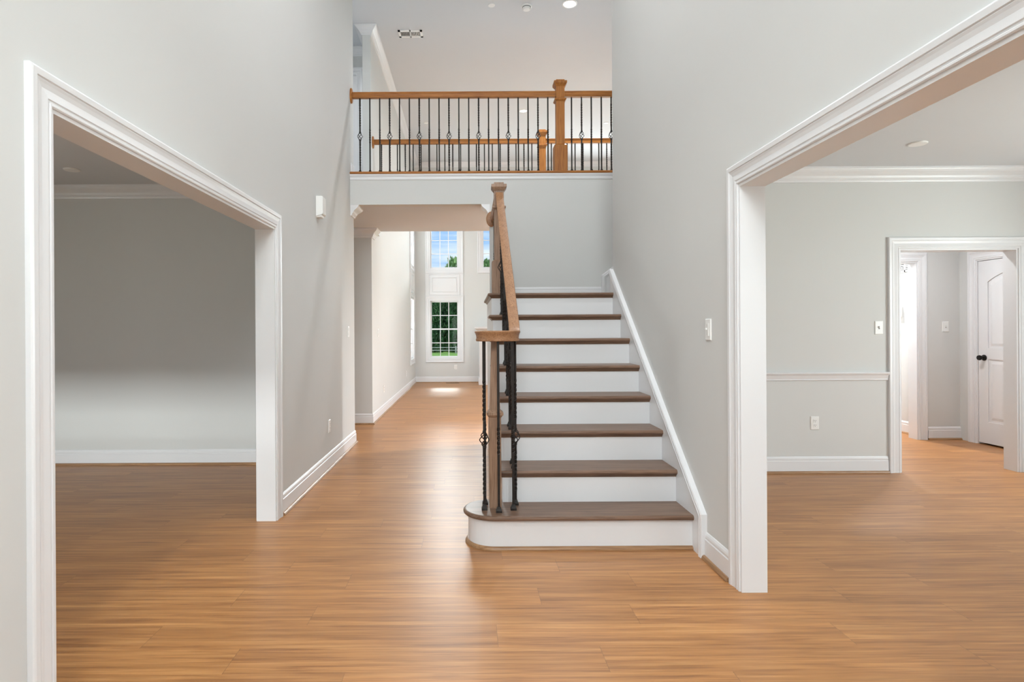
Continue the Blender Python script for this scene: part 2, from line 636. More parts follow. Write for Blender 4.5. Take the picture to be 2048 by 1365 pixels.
# stairwell and landing
struct('wall_stairwell', wall_y(MB(), YD + 0.12, YS, XRo, 3.54, 0, TZ).box(3.54, 4.31, YD + 0.1, YS, CZ, TZ).box(XRo, 3.54, YD, YD + 0.12, CZ + 0.1, TZ), 'wall_paint', 'stairwell side wall behind the end of the right foyer wall', 'wall')
XST = 0.234
struct('wall_landing', wall_y(MB(), YB, YB + 0.12, XST, 3.54, 0, CZ), 'wall_paint', 'plain grey wall behind the stair landing', 'wall')

# upper floor bridge (its front carries the balcony edge), passage ceiling on the left
struct('wall_balcony', MB().box(XL, 4.2, YB, YB + 0.12, CZ, FZ), 'wall_paint', 'plain grey band under the balcony edge', 'wall')
mb = MB().box(XL, 4.2, YB + 0.12, YF, CZ, FZ).box(-4.0, XL, YE, 8.58, CZ, FZ)
struct('ceiling_stairhead', MB().box(3.19, 4.2, YS, YB, CZ, FZ), 'ceiling_paint', 'hidden upper floor slab at the head of the stairs', 'ceiling')
struct('ceiling_bridge', mb, 'ceiling_paint', 'plain bridge slab under the balcony, its front edge and grey underside', 'ceiling')

# side passage on the left, hall and family room
mb = MB().box(-4.1, XLo, YE - 0.11, YE, 0, TZ)
struct('wall_passage_near', mb, 'wall_paint', 'near wall of the side passage behind the left foyer wall', 'wall')
mb = MB().box(-4.1, -4.0, YE, 8.7, 0, TZ)
struct('wall_passage_left', mb, 'wall_paint', 'far left end wall of the side passage', 'wall')
mb = MB().box(-4.0, XH - 0.11, YH, YH + 0.11, 0, CZ)
struct('wall_passage_far', mb, 'wall_paint', 'narrow shaded wall facing the foyer beyond the side passage', 'wall')
SW = (13.22, 14.05)
struct('wall_hall_left', wall_x(MB(), XH - 0.11, XH, YH, YW + 0.12, 0, TZ, [(SW[0], SW[1], 0.58, 2.03), (SW[0], SW[1], 2.755, 4.20)]), 'wall_paint', 'long two storey wall on the left of the hall', 'wall')
W1 = (-0.976, -0.220)
W2 = (0.300, 1.056)
W3 = (2.25, 3.0)
W4 = (3.22, 3.97)
BO = []
for w in (W1, W3, W4):
    BO.append((w[0], w[1], 0.58, 2.03))
for w in (W1, W2, W3, W4):
    BO.append((w[0], w[1], 2.755, 4.20))
struct('wall_back', wall_y(MB(), YW, YW + 0.12, XH, 4.31, 0, TZ, BO), 'wall_paint', 'far family room wall with the stacked windows', 'wall')
struct('wall_family_right', wall_x(MB(), 4.2, 4.31, RH + 0.12, YW + 0.12, 0, TZ, [(8.4, 12.0, 0.02, 2.1)]).box(4.2, 4.31, YS, RH + 0.12, CZ, TZ), 'wall_paint', 'right wall of the family room hidden by the stairs', 'wall')
UD = (-2.45, -1.60)             # door upstairs
struct('wall_upper_back', wall_y(MB(), 8.58, 8.69, -4.0, XH - 0.11, FZ, TZ, [(UD[0], UD[1], FZ, FZ + 2.03)]), 'wall_paint', 'upstairs corridor wall glimpsed at the left end of the balcony', 'wall')

# ------------------------------------------------------------------ trim profiles
CASING = [(0.0, 0.0), (0.0, 0.011), (0.004, 0.014), (0.010, 0.014), (0.013, 0.011), (0.018, 0.011), (0.021, 0.0145), (0.034, 0.0135), (0.046, 0.0125),
          (0.060, 0.0155), (0.068, 0.0185), (0.071, 0.0165), (0.074, 0.021), (0.092, 0.022), (0.097, 0.020), (0.100, 0.016), (0.100, 0.0)]
BASE = [(0.0, 0.0), (0.014, 0.0), (0.014, 0.105), (0.010, 0.109), (0.010, 0.116), (0.012, 0.120), (0.010, 0.132), (0.004, 0.143), (0.0, 0.145)]
SHOE = [(0.0, 0.0), (0.032, 0.0), (0.032, 0.006), (0.028, 0.015), (0.021, 0.020), (0.0, 0.021)]
CROWN = [(0.0, 0.0), (0.092, 0.0), (0.092, -0.012), (0.086, -0.014), (0.082, -0.022), (0.070, -0.036), (0.050, -0.052), (0.036, -0.066), (0.029, -0.082),
         (0.022, -0.090), (0.022, -0.098), (0.016, -0.101), (0.012, -0.114), (0.0, -0.116)]
CHAIR = [(0.0, 0.0), (0.010, 0.0), (0.014, 0.006), (0.010, 0.013), (0.013, 0.020), (0.016, 0.028), (0.022, 0.044), (0.034, 0.058), (0.036, 0.066), (0.032, 0.072), (0.0, 0.072)]
trim_no = [0]


def trim_name():
    trim_no[0] += 1
    return 'trim_%d' % trim_no[0]


def cased(label, axis, f0, f1, a0, a1, zt, zb=0.0, s0=True, s1=True, base=0.0):
    """jamb lining plus casing on the faces of a wall with a doorway; axis 0: wall across x (f0<f1 are x faces)."""
    m = MB()
    e = 0.006
    J = 0.018
    if axis == 0:
        m.box(f0 - e, f1 + e, a0, a0 + J, base, zt)
        m.box(f0 - e, f1 + e, a1 - J, a1, base, zt)
        m.box(f0 - e, f1 + e, a0 + J, a1 - J, zt - J, zt)
        fl, fh = onX(f0, -1), onX(f1, 1)
    else:
        m.box(a0, a0 + J, f0 - e, f1 + e, base, zt)
        m.box(a1 - J, a1, f0 - e, f1 + e, base, zt)
        m.box(a0 + J, a1 - J, f0 - e, f1 + e, zt - J, zt)
        fl, fh = onY(f0, -1), onY(f1, 1)
    r = 0.005
    path = [(a0 + r, base), (a0 + r, zt - r), (a1 - r, zt - r), (a1 - r, base)]
    if s0:
        m.sweep(path, CASING, fl)
    if s1:
        m.sweep(path, CASING, fh)
    return struct(trim_name(), m, 'white_trim', label, 'door casing')


cased('white moulded casing and jambs around the large opening on the left', 0, XLo, XL, LO[0], LO[1], OH)
cased('white moulded casing and jambs around the large opening on the right', 0, XR, XRo, RO[0], RO[1], OH)
cased('white casing around the doorway in the dining room back wall', 1, YD, YD + 0.12, DO[0], DO[1], OH)
cased('white casing around the bright doorway at the back of the little hall', 1, RH, RH + 0.12, RO2[0], RO2[1], 2.01)
cased('white casing around the closed arched panel door', 0, 5.53, 5.64, RD[0], RD[1], 2.0, s1=False)
cased('white casing around the upstairs corridor door', 1, 8.58, 8.69, UD[0], UD[1], FZ + 2.03, s1=False, base=FZ)


def run_trim(name, prof, path, z, mat, label, cat):
    return struct(name, MB().sweep(path, prof, PLAN(z)), mat, label, cat)


# baseboards: room to the left of the path
def baseboard(name, path, label, z=0.0, shoe=True, shoe_mat='shoe_oak_x'):
    b = run_trim('baseboard_' + name, BASE, path, z, 'white_trim', 'white baseboard ' + label, 'baseboard')
    if shoe:
        s = MB().sweep(path, SHOE, PLAN(z)).build('shoe_moulding', shoe_mat, parent=b)
        s['label'] = 'oak shoe moulding'
    return b


# left foyer wall beyond the opening, wrapping its end (wall on the left of x, room to +x: path runs towards -y)
baseboard('left', [(-3.9, YE), (XL, YE), (XL, LO[1] + 0.101)], 'along the left foyer wall from the opening to the corner', shoe_mat='shoe_oak_y')
baseboard('left_near', [(XL, LO[0] - 0.101), (XL, YFR)], 'along the left foyer wall nearest the camera', shoe_mat='shoe_oak_y')
baseboard('right', [(XR, RO[1] + 0.101), (XR, 3.224)], 'short piece between stairs and right opening', shoe_mat='shoe_oak_y')
baseboard('left_room', [(XLo, YL), (-5.6, YL), (-5.6, YFR)], 'at the foot of the shaded wall in the left room')
baseboard('dining', [(DO[0] - 0.101, YD), (XRo, YD), (XRo, RO[1] + 0.101)], 'below the chair rail wall in the dining room')
baseboard('rear_hall', [(5.53, RH), (RO2[1] + 0.101, RH)], 'below the switch in the little hall')
baseboard('passage', [(5.22, RH + 0.125), (5.22, 8.2)], 'in the bright passage beyond the far doorway', shoe_mat='shoe_oak_y')
baseboard('hall', [(0.22, YW), (XH, YW), (XH, YH), (-3.9, YH)], 'along the long hall wall and under the far window', shoe_mat='shoe_oak_y')
baseboard('landing', [(1.46, YB), (0.34, YB)], 'on the wall behind the stair landing', z=RISE * 8, shoe=False)
baseboard('upper', [(-3.9, YE), (XL, YE), (XL, YB + 0.03)], 'on the upper floor at the left end of the balcony', z=FZ, shoe=False)


def crown(path, z, label):
    return run_trim(trim_name(), CROWN, path, z, 'white_trim', 'white crown moulding ' + label, 'crown moulding')


crown([(XLo, YFR), (XLo, YL), (-5.6, YL), (-5.6, YFR)], CZ, 'in the dim left room')
crown([(5.53, YFR), (5.53, YD), (XRo, YD), (XRo, YFR)], CZ, 'in the room behind the right opening')
crown([(-3.9, YE), (XL, YE), (XL, YB + 0.002)], CZ, 'under the bridge at the end of the left foyer wall')
crown([(XST, YB + 0.002), (XST, YB + 0.12), (3.5, YB + 0.12)][::-1] if False else [(XST, YB + 0.002), (XST, YB + 0.12), (3.5, YB + 0.12)], CZ, 'on the wall end beside the stair newel')
crown([(XH, YF), (XH, YH), (-3.9, YH)], CZ, 'at the corner of the hall beyond the side passage')
crown([(4.2, YS + 0.02), (4.2, YW), (XH, YW), (XH, YH), (XH - 0.11, YH), (XH - 0.11, 8.58), (-3.9, 8.58)], TZ, 'under the high ceiling of the family room and upstairs corridor')
run_trim(trim_name(), CHAIR, [(DO[0] - 0.101, YD), (XRo, YD), (XRo, RO[1] + 0.101)], 0.805, 'white_trim', 'white chair rail across the dining room wall', 'chair rail')

# fascia under the balcony nosing
FASC = [(0.0, 0.0), (0.0, -0.062), (0.006, -0.062), (0.010, -0.052), (0.010, -0.030), (0.014, -0.026), (0.018, -0.016), (0.022, -0.010), (0.022, 0.0)]
run_trim(trim_name(), FASC, [(3.1, YB), (XL, YB)], FZ - 0.002, 'white_trim', 'white fascia moulding under the balcony edge', 'moulding')
m = MB()
m.box(XL, 3.1, YB - 0.03, YB + 0.11, FZ - 0.002, FZ + 0.026)
struct(trim_name(), m, 'oak_x', 'thin oak edge of the balcony floor under the front railing', 'nosing', bevel=0.010)
m = MB()
m.box(XH, 4.2, YF - 0.11, YF + 0.03, FZ - 0.002, FZ + 0.026)
struct(trim_name(), m, 'oak_x', 'thin oak edge of the bridge floor under the rear railing', 'nosing', bevel=0.010)


# ------------------------------------------------------------------ staircase
stairs = thing('staircase', (0.7, NOSE1, 0), 'white and brown staircase with rounded bottom step rising to a landing', 'staircase')
TT = 0.028
XTL, XTR = 0.165, 1.267


def slab_rings(outline, zt, th, steps=6):
    """rounded-edge board; outline(d) gives the outline pulled in by d on its nosed edges."""
    r = th / 2
    R = []
    for k in range(steps + 1):
        a = -PI / 2 + PI * k / steps
        d = r * (1 - math.cos(a))
        R.append([(x, y, zt - r + r * math.sin(a)) for x, y in outline(d)])
    return R


def tread_at(n):
    yn = NOSE1 + RUN * (n - 1)
    yb = yn + RUN + 0.03
    z = RISE * n
    m = MB()
    m.rings(slab_rings(lambda d: [(XTL + d, yn + d), (XTR, yn + d), (XTR, yb), (XTL + d, yb)], z, TT))
    sc = [(0.0, 0.0), (0.016, 0.0), (0.013, -0.006), (0.006, -0.012), (0.004, -0.018), (0.0, -0.018)]
    m.sweep([(XTR, yn + 0.0295), (0.1995, yn + 0.0295), (0.1995, yb)], sc, PLAN(z - TT + 0.0005))
    return m


# bottom step: bullnose
BR = 0.185
BCX, BCY = BR - 0.04, NOSE1 + BR


def bull_outline(d, back=NOSE1 + RUN + 0.03, right=XTR, xs=0.20):
    pts = [(right, back), (right, NOSE1 + d)]
    for k in range(0, 25):
        a = -PI / 2 - PI * k / 24
        pts.append((BCX + (BR - d) * math.cos(a), BCY + (BR - d) * math.sin(a)))
    pts += [(xs, BCY + BR - d), (xs, back)] if BCY + BR - d > back else [(xs, BCY + BR - d)]
    return pts


def bull(d0, z0, z1):
    return [[(x, y, z0) for x, y in bull_outline(d0)], [(x, y, z1) for x, y in bull_outline(d0)]]


m = MB().rings(slab_rings(lambda d: bull_outline(d), RISE, TT))
m.build('tread', 'tread_oak', stairs)
MB().rings(bull(0.03, 0.0, RISE - TT)).build('riser', 'white_trim', stairs)
s = MB().rings([[(x, y, z) for x, y in bull_outline(d)] for d, z in ((0.012, 0.0), (0.012, 0.008), (0.017, 0.016), (0.026, 0.021), (0.031, 0.021))])
s.build('shoe_moulding', 'shoe_oak_x', stairs)['label'] = 'oak shoe moulding around the rounded bottom step'
for n in range(2, 8):
    tread_at(n).build('tread', 'tread_oak', stairs)
for n in range(2, 9):
    yr = NOSE1 + RUN * (n - 1) + 0.03
    MB().box(0.2255, XTR, yr, yr + 0.02, RISE * (n - 1), RISE * n - TT).build('riser', 'white_trim', stairs)
# landing
LZ = RISE * 8
YN8 = NOSE1 + RUN * 7
X9 = 1.56
m = MB().rings(slab_rings(lambda d: [(XTL + d, YN8 + d), (XTR, YN8 + d), (XTR, YS), (X9 + 0.05, YS), (X9 + 0.05, YB), (XTL + d, YB)], LZ, TT))
sc = [(0.0, 0.0), (0.016, 0.0), (0.013, -0.006), (0.006, -0.012), (0.004, -0.018), (0.0, -0.018)]
m.sweep([(XTR, YN8 + 0.0295), (0.1995, YN8 + 0.0295), (0.1995, YB)], sc, PLAN(LZ - TT + 0.0005))
m.build('landing', 'tread_oak', stairs)['label'] = 'brown wooden landing board at the top of the flight'
upper = thing('staircase', (X9 + 0.03, (YS + YB) / 2, LZ), 'short second flight turning right from the landing behind the foyer wall', 'staircase')
for k in range(7):
    x = X9 + 0.03 + RUN * k
    z = LZ + RISE * k
    MB().box(x, x + 0.02, YS, YB, z, z + RISE - TT).build('riser', 'white_trim', upper)
    if k < 6:
        zt = z + RISE
        MB().rings(slab_rings(lambda d: [(x - 0.03 + d, YS), (x + RUN, YS), (x + RUN, YB), (x - 0.03 + d, YB)], zt, TT)).build('tread', 'tread_oak', upper)
# left stringer: saw-tooth white panel down to the floor
poly = [(NOSE1 + RUN + 0.03, 0.0)]
for n in range(2, 9):
    yr = NOSE1 + RUN * (n - 1) + 0.03
    poly += [(yr, RISE * (n - 1) - (TT if n > 1 else 0)), (yr, RISE * n - TT)]
poly += [(YB, LZ - TT), (YB, 0.0)]
MB().prism(poly, lambda a, b, t: (t, a, b), 0.2, 0.225).build('stringer', 'white_trim', stairs)['label'] = 'white closed side panel under the steps'
# right skirt with its cap
sk0, sk1 = (3.224, 0.239), (YS, 0.239 + (YS - 3.224) * 0.7566)
poly = [(3.235, 0.0), (3.235, sk0[1] - 0.004), (YS - 0.002, sk1[1] - 0.008), (YS - 0.002, LZ - 0.2), (4.0, 0.4), (NOSE1 + 0.2, 0.0)]
sk = MB().prism(poly, lambda a, b, t: (t, a, b), XTR, XR).build('skirt_board', 'white_trim', stairs)
sk['label'] = 'white skirt board along the right wall'
CAP = [(0.0, 0.0), (0.0, 0.030), (-0.008, 0.035), (-0.020, 0.034), (-0.026, 0.037), (-0.040, 0.034), (-0.050, 0.030), (-0.050, 0.0)]
MB().sweep([(3.224, 0.0), sk0, sk1], CAP, onX(XR, -1)).build('cap_moulding', 'white_trim', sk)
# skirt on the wall behind the landing, climbing to the right
poly = [(1.46, LZ), (1.46, LZ + 0.262), (3.1, LZ + 0.262 + 1.65 * 0.757), (3.1, LZ + 1.0), (1.6, LZ)]
sk = MB().prism(poly, lambda a, b, t: (a, t, b), YB - 0.025, YB).build('skirt_board', 'white_trim', upper)
sk['label'] = 'white skirt board climbing behind the right wall'
MB().sweep([(1.45, LZ), (1.45, LZ + 0.27), (3.1, LZ + 0.27 + 1.65 * 0.757)], CAP, onY(YB, -1)).build('cap_moulding', 'white_trim', sk)


# ------------------------------------------------------------------ railings
RAILP = []
for a, b in [(-0.022, 0.0), (-0.026, 0.003), (-0.026, 0.013), (-0.0235, 0.016), (-0.0235, 0.026), (-0.026, 0.038), (-0.030, 0.048), (-0.033, 0.053), (-0.033, 0.057), (-0.030, 0.061), (0.0, 0.063)]:
    RAILP.append((a, b))
RAILP = RAILP + [(-a, b) for a, b in RAILP[-2::-1]]          # bottom centre at 0, top at 0.061


def bar_rings(h, twists, half=0.007):
    R = []
    n = max(24, int(h / 0.012))
    for i in range(n + 1):
        z = h * i / n
        ang = 0.0
        for z0, z1, turns in twists:
            ang += turns * 2 * PI * min(1, max(0, (z - z0) / (z1 - z0)))
        R.append([(half * 1.414 * math.cos(ang + PI / 4 + k * PI / 2), half * 1.414 * math.sin(ang + PI / 4 + k * PI / 2), z) for k in range(4)])
    return R


def sq(mb, c, w, z0, z1, w1=None):
    w1 = w if w1 is None else w1
    h, g = w / 2, w1 / 2
    return mb.rings([[(c[0] - h, c[1] - h, z0), (c[0] + h, c[1] - h, z0), (c[0] + h, c[1] + h, z0), (c[0] - h, c[1] + h, z0)],
                     [(c[0] - g, c[1] - g, z1), (c[0] + g, c[1] - g, z1), (c[0] + g, c[1] + g, z1), (c[0] - g, c[1] + g, z1)]])


def basket_mb(zc, hb=0.085, rb=0.024):
    m = MB()
    for k in range(4):
        pts = []
        for i in range(15):
            t = i / 14
            a = k * PI / 2 + t * PI * 1.1
            r = 0.003 + rb * math.sin(PI * t) ** 0.8
            pts.append((r * math.cos(a), r * math.sin(a), zc - hb / 2 + hb * t))
        m.tube(pts, 0.0032, 5)
    for z in (zc - hb / 2, zc + hb / 2):
        sq(m, (0, 0), 0.019, z - 0.008, z + 0.008)
    return m


BAL = {}


def baluster(parent, x, y, z, h, kind, zb=None):
    """iron baluster as a part of PARENT; kind 'basket' | 'twist'"""
    key = (round(h, 3), kind)
    P = WORLD_OF[parent.name]
    if key not in BAL:
        hb = h * 0.47 if zb is None else zb
        m = MB()
        if kind == 'basket':
            top = bar_rings(h - hb - 0.045, [(0.06, 0.30, 2.2)])
            m.rings([[(a, b, c + hb + 0.045) for a, b, c in r] for r in top])
            m.rings(bar_rings(hb - 0.045, [(max(0.06, hb - 0.33), hb - 0.09, 2.2)]))
        else:
            m.rings(bar_rings(h, [(hb - 0.08, hb + 0.08, 1.5)]))
        o = m.build('baluster', 'iron', parent, origin=(0, 0, 0))
        if kind == 'basket':
            b = basket_mb(hb).build('basket', 'iron', o, origin=(0, 0, 0))
            b.location = (0, 0, 0)
        s = MB()
        sq(s, (0, 0), 0.034, 0.0, 0.012)
        sq(s, (0, 0), 0.034, 0.012, 0.024, 0.020)
        sq(s, (0, 0), 0.024, 0.024, 0.032, 0.018)
        s = s.build('shoe', 'iron', o, origin=(0, 0, 0))
        s.location = (0, 0, 0)
        BAL[key] = o
    else:
        o = copy_tree(BAL[key], parent)
    o.location = (x - P[0], y - P[1], z - P[2])
    return o


def box_newel(parent, x, y, z, h, base_h, rail_rel, mat, w=0.088):
    """square newel: plinth block, shaft, collar, stepped cap"""
    m = MB()
    sq(m, (x, y), w + 0.048, z, z + base_h - 0.02)
    sq(m, (x, y), w + 0.048, z + base_h - 0.02, z + base_h, w + 0.004)
    sq(m, (x, y), w, z + base_h, z + h - 0.055)
    o = m.build('newel_post', mat, parent, bevel=0.002)
    c = MB()
    zc = z + rail_rel
    sq(c, (x, y), w + 0.006, zc - 0.022, zc - 0.006, w + 0.034)
    sq(c, (x, y), w + 0.034, zc - 0.006, zc + 0.006)
    sq(c, (x, y), w + 0.034, zc + 0.006, zc + 0.014, w + 0.01)
    c.build('collar', mat, o)
    t = MB()
    zt = z + h
    sq(t, (x, y), w + 0.006, zt - 0.075, zt - 0.045, w + 0.044)
    sq(t, (x, y), w + 0.048, zt - 0.045, zt - 0.020)
    sq(t, (x, y), w + 0.048, zt - 0.020, zt - 0.014, w + 0.01)
    sq(t, (x, y), w, zt - 0.014, zt)
    t.build('cap', mat, o)
    return o


def rosette(parent, c, axis, sgn, mat, rx=0.055, rz=0.083):
    """oval wall plate where a rail meets the wall"""
    m = MB()
    prof = [(1.0, 0.0), (1.0, 0.012), (0.94, 0.018), (0.80, 0.021), (0.0, 0.022)]
    R = []
    for r, h in prof:
        ring = []
        for k in range(28):
            a = 2 * PI * k / 28
            u, v = r * rx * math.cos(a), r * rz * math.sin(a)
            ring.append((c[0] + sgn * h, c[1] + u, c[2] + v) if axis == 0 else (c[0] + u, c[1] + sgn * h, c[2] + v))
        R.append(ring)
    m.rings(R, True, False)
    return m.build('rosette', mat, parent)


def level_rail(name, label, y, xw, x_end, newel_x, first, step, pattern, n, mat, group=None):
    t = thing(name, (xw, y, FZ + 0.026), label, 'railing')
    zt = FZ + 0.911
    zb = zt - 0.061
    prof = RAILP
    m = MB().railsweep([(xw + 0.002, y, zb), (newel_x - 0.03, y, zb)], prof)
    h = m.build('handrail', mat, t)
    rosette(h, (xw, y, zb + 0.03), 0, 1, mat)
    m = MB().railsweep([(newel_x + 0.03, y, zb), (x_end, y, zb)], prof)
    m.build('handrail', mat, t)
    box_newel(t, newel_x, y, FZ + 0.026, 1.005, 0.30, 0.79, 'oak_z', 0.092)
    z0 = FZ + 0.026
    H = zb - z0 + 0.004
    for i, x in pattern:
        baluster(t, x, y, z0, H, 'basket' if i else 'twist', 0.405)
    return t


pat = []
for i in range(20):
    px = 680 + (145 + 71.05 * i) / 3.593
    pat.append((i % 3 == 0, (px - 936) * 6.5 / 1180))
for k, cx in enumerate((1665, 1737, 1807, 1879, 1950, 2021, 2092, 2163)):
    pat.append((k in (1, 4, 7), (680 + cx / 3.593 - 936) * 6.5 / 1180))
level_rail('balcony_railing', 'front oak railing with black iron basket balusters on the balcony edge', 6.5, XL, 2.2, 1.014, 0, 0, pat, 0, 'oak_x')
pat = []
for i in range(20):
    pat.append((i % 3 == 0, -1.187 + 0.1086 * i))
for k in range(12):
    pat.append((k % 3 == 1, 1.144 + 0.1086 * k))
level_rail('bridge_railing', 'second oak railing farther back on the bridge, seen between the front balusters', 8.1, XH, 2.6, 1.017, 0, 0, pat, 0, 'oak_x')

# stair railing
sr = thing('stair_railing', (0.27, NOSE1 + 0.2, RISE), 'oak stair railing curling into a volute over the bottom step', 'railing')
VX, VY, VR = 0.17, 3.53, 0.104
RX = VX + VR
ZV = 1.190                      # underside of the level part
pts = []
for k in range(0, 35):          # volute, from its inner end out to the straight rail
    a = PI * 2.35 - (PI * 2.35) * k / 34          # ends at angle 0 (right side)
    r = VR * (0.34 + 0.66 * min(1.0, k / 15.0))
    pts.append((VX + r * math.cos(-a), VY + r * math.sin(-a), ZV))
pts = [p for p in pts]
y0 = VY
slope = RISE / RUN
# easing up into the slope
for k in range(1, 9):
    u = k / 8 * 0.14
    pts.append((RX + 0.004 * k / 8, y0 + u, ZV + slope * u * u / (2 * 0.14)))
yl, zl = pts[-1][1], pts[-1][2]
NY = YN8 + 0.10                 # landing newel
NX = 0.272
yt = NY - 0.035
for k in range(1, 7):
    f = k / 6
    pts.append((RX + 0.004 + (NX - RX - 0.004) * f, yl + (yt - yl) * f, zl + slope * (yt - yl) * f))


def rail_under(y):
    if y <= y0:
        return ZV
    u = y - y0
    return ZV + (slope * u * u / 0.28 if u < 0.14 else slope * 0.07 + slope * (u - 0.14))


h = MB().railsweep(pts, RAILP).build('handrail', 'rail_oak', sr)
h['label'] = 'sloping oak handrail with curled volute end'
cap = MB().lathe((VX, VY, ZV), 2, [(0.034, 0.0), (0.040, 0.006), (0.040, 0.040), (0.034, 0.056), (0.0, 0.060)], 20)
cap.build('volute_cap', 'rail_oak', h)
# starting newel under the volute
m = MB()
NWX = VX - 0.018
sq(m, (NWX, VY + 0.012), 0.072, RISE, 0.735)
sq(m, (NWX, VY + 0.012), 0.062, 0.775, ZV + 0.004, 0.040)
o = m.build('newel_post', 'newel_oak', sr, bevel=0.002)
o['label'] = 'slender tapered newel under the volute'
c = MB()
sq(c, (NWX, VY + 0.012), 0.072, 0.735, 0.750, 0.092)
sq(c, (NWX, VY + 0.012), 0.098, 0.750, 0.766)
sq(c, (NWX, VY + 0.012), 0.090, 0.766, 0.780, 0.062)
c.build('collar', 'newel_oak', o)
# balusters round the volute
for bx, by, kd in ((0.086, 3.472, 'basket'), (0.093, 3.585, 'twist'), (0.168, 3.425, 'twist'), (0.256, 3.468, 'twist'), (0.277, 3.572, 'basket')):
    baluster(sr, bx, by, RISE, ZV - RISE + 0.004, kd, 0.415)
# two or three per tread up the flight
idx = 0
for n in range(2, 8):
    yn = NOSE1 + RUN * (n - 1)
    for k in range(2):
        y = yn + 0.075 + 0.131 * k
        z = RISE * n
        idx += 1
        baluster(sr, 0.274 + 0.008 * (y - 3.5) / 1.8, y, z, rail_under(y) - z + 0.006, 'basket' if idx % 3 == 0 else 'twist', 0.42)
ln = box_newel(sr, NX, NY, LZ, 0.985, 0.30, 0.765, 'newel_oak', 0.086)
ln['label'] = 'square box newel at the corner of the landing'
zr = LZ + 0.86
h2 = MB().railsweep([(NX, NY + 0.03, zr), (NX, YB - 0.002, zr)], RAILP).build('handrail', 'rail_oak', sr)
h2['label'] = 'short level handrail from the landing newel to the wall'
rosette(h2, (NX - 0.022, YB, zr + 0.03), 1, -1, 'rail_oak')
for k in range(7):
    baluster(sr, NX, NY + 0.16 + 0.14 * k, LZ, zr - LZ + 0.004, 'twist', 0.42)


# ------------------------------------------------------------------ windows
win_no = [0]


def window(label, axis, face, sgn, a0, a1, z0, z1, depth=0.12, cols=3, rows=4, meet=True, casing=True, sill=False):
    """double hung window in a wall; face is the room side, sgn points into the room."""
    win_no[0] += 1
    fn = onX(face, sgn) if axis == 0 else onY(face, sgn)
    base = fn((a0 + a1) / 2, z0, 0)
    w = thing('window_%d' % win_no[0], base, label, 'window', None, 'structure')
    fb = 0.035

    def rect(m, b0, b1, c0, c1, t0, t1):
        m.prism([(b0, c0), (b1, c0), (b1, c1), (b0, c1)], fn, t0, t1)
    fr = MB()
    rect(fr, a0, a0 + fb, z0, z1, -depth, 0.004)
    rect(fr, a1 - fb, a1, z0, z1, -depth, 0.004)
    rect(fr, a0 + fb, a1 - fb, z1 - fb, z1, -depth, 0.004)
    rect(fr, a0 + fb, a1 - fb, z0, z0 + fb, -depth, 0.004)
    fr.build('window_frame', 'white_trim', w)
    if casing:
        MB().sweep([(a0, z0), (a0, z1), (a1, z1), (a1, z0)], [(w_ * 0.85, t_) for w_, t_ in CASING], fn, closed=True).build('casing', 'white_trim', w)
    # sashes
    zm = (z0 + z1) / 2
    parts = [(zm - 0.018, z1 - fb, -0.085, rows // 2), (z0 + fb, zm + 0.018, -0.050, rows - rows // 2)] if meet else [(z0 + fb, z1 - fb, -0.07, rows)]
    for c0, c1, t, rw in parts:
        s = MB()
        sb = 0.032
        b0, b1 = a0 + fb, a1 - fb
        rect(s, b0, b0 + sb, c0, c1, t - 0.015, t + 0.015)
        rect(s, b1 - sb, b1, c0, c1, t - 0.015, t + 0.015)
        rect(s, b0 + sb, b1 - sb, c0, c0 + sb, t - 0.015, t + 0.015)
        rect(s, b0 + sb, b1 - sb, c1 - sb, c1, t - 0.015, t + 0.015)
        for k in range(1, cols):
            x = b0 + sb + (b1 - b0 - 2 * sb) * k / cols
            rect(s, x - 0.009, x + 0.009, c0 + sb, c1 - sb, t - 0.008, t + 0.008)
        for k in range(1, rw):
            z = c0 + sb + (c1 - c0 - 2 * sb) * k / rw
            rect(s, b0 + sb, b1 - sb, z - 0.009, z + 0.009, t - 0.0075, t + 0.0075)
        so = s.build('sash', 'white_trim', w)
        g = MB()
        rect(g, b0 + sb * 0.6, b1 - sb * 0.6, c0 + sb * 0.6, c1 - sb * 0.6, t - 0.002, t + 0.002)
        g.build('pane', 'glass', so)
    return w


def spandrel(label, axis, face, sgn, a0, a1, z0, z1):
    fn = onX(face, sgn) if axis == 0 else onY(face, sgn)
    m = MB()
    m.prism([(a0 - 0.085, z0), (a1 + 0.085, z0), (a1 + 0.085, z1), (a0 - 0.085, z1)], fn, 0.0, 0.010)
    ring = [(0.0, 0.0), (0.0, 0.012), (0.006, 0.022), (0.016, 0.020), (0.022, 0.012), (0.022, 0.0)]
    m.sweep([(a0, z0 + 0.02), (a0, z1 - 0.02), (a1, z1 - 0.02), (a1, z0 + 0.02)], [(-w_, t_) for w_, t_ in ring], fn, True)
    i = 0.075
    m.sweep([(a0 + i, z0 + 0.02 + i), (a0 + i, z1 - 0.02 - i), (a1 - i, z1 - 0.02 - i), (a1 - i, z0 + 0.02 + i)], [(-w_, t_) for w_, t_ in ring], fn, True)
    return struct(trim_name(), m, 'white_trim', label, 'panel')


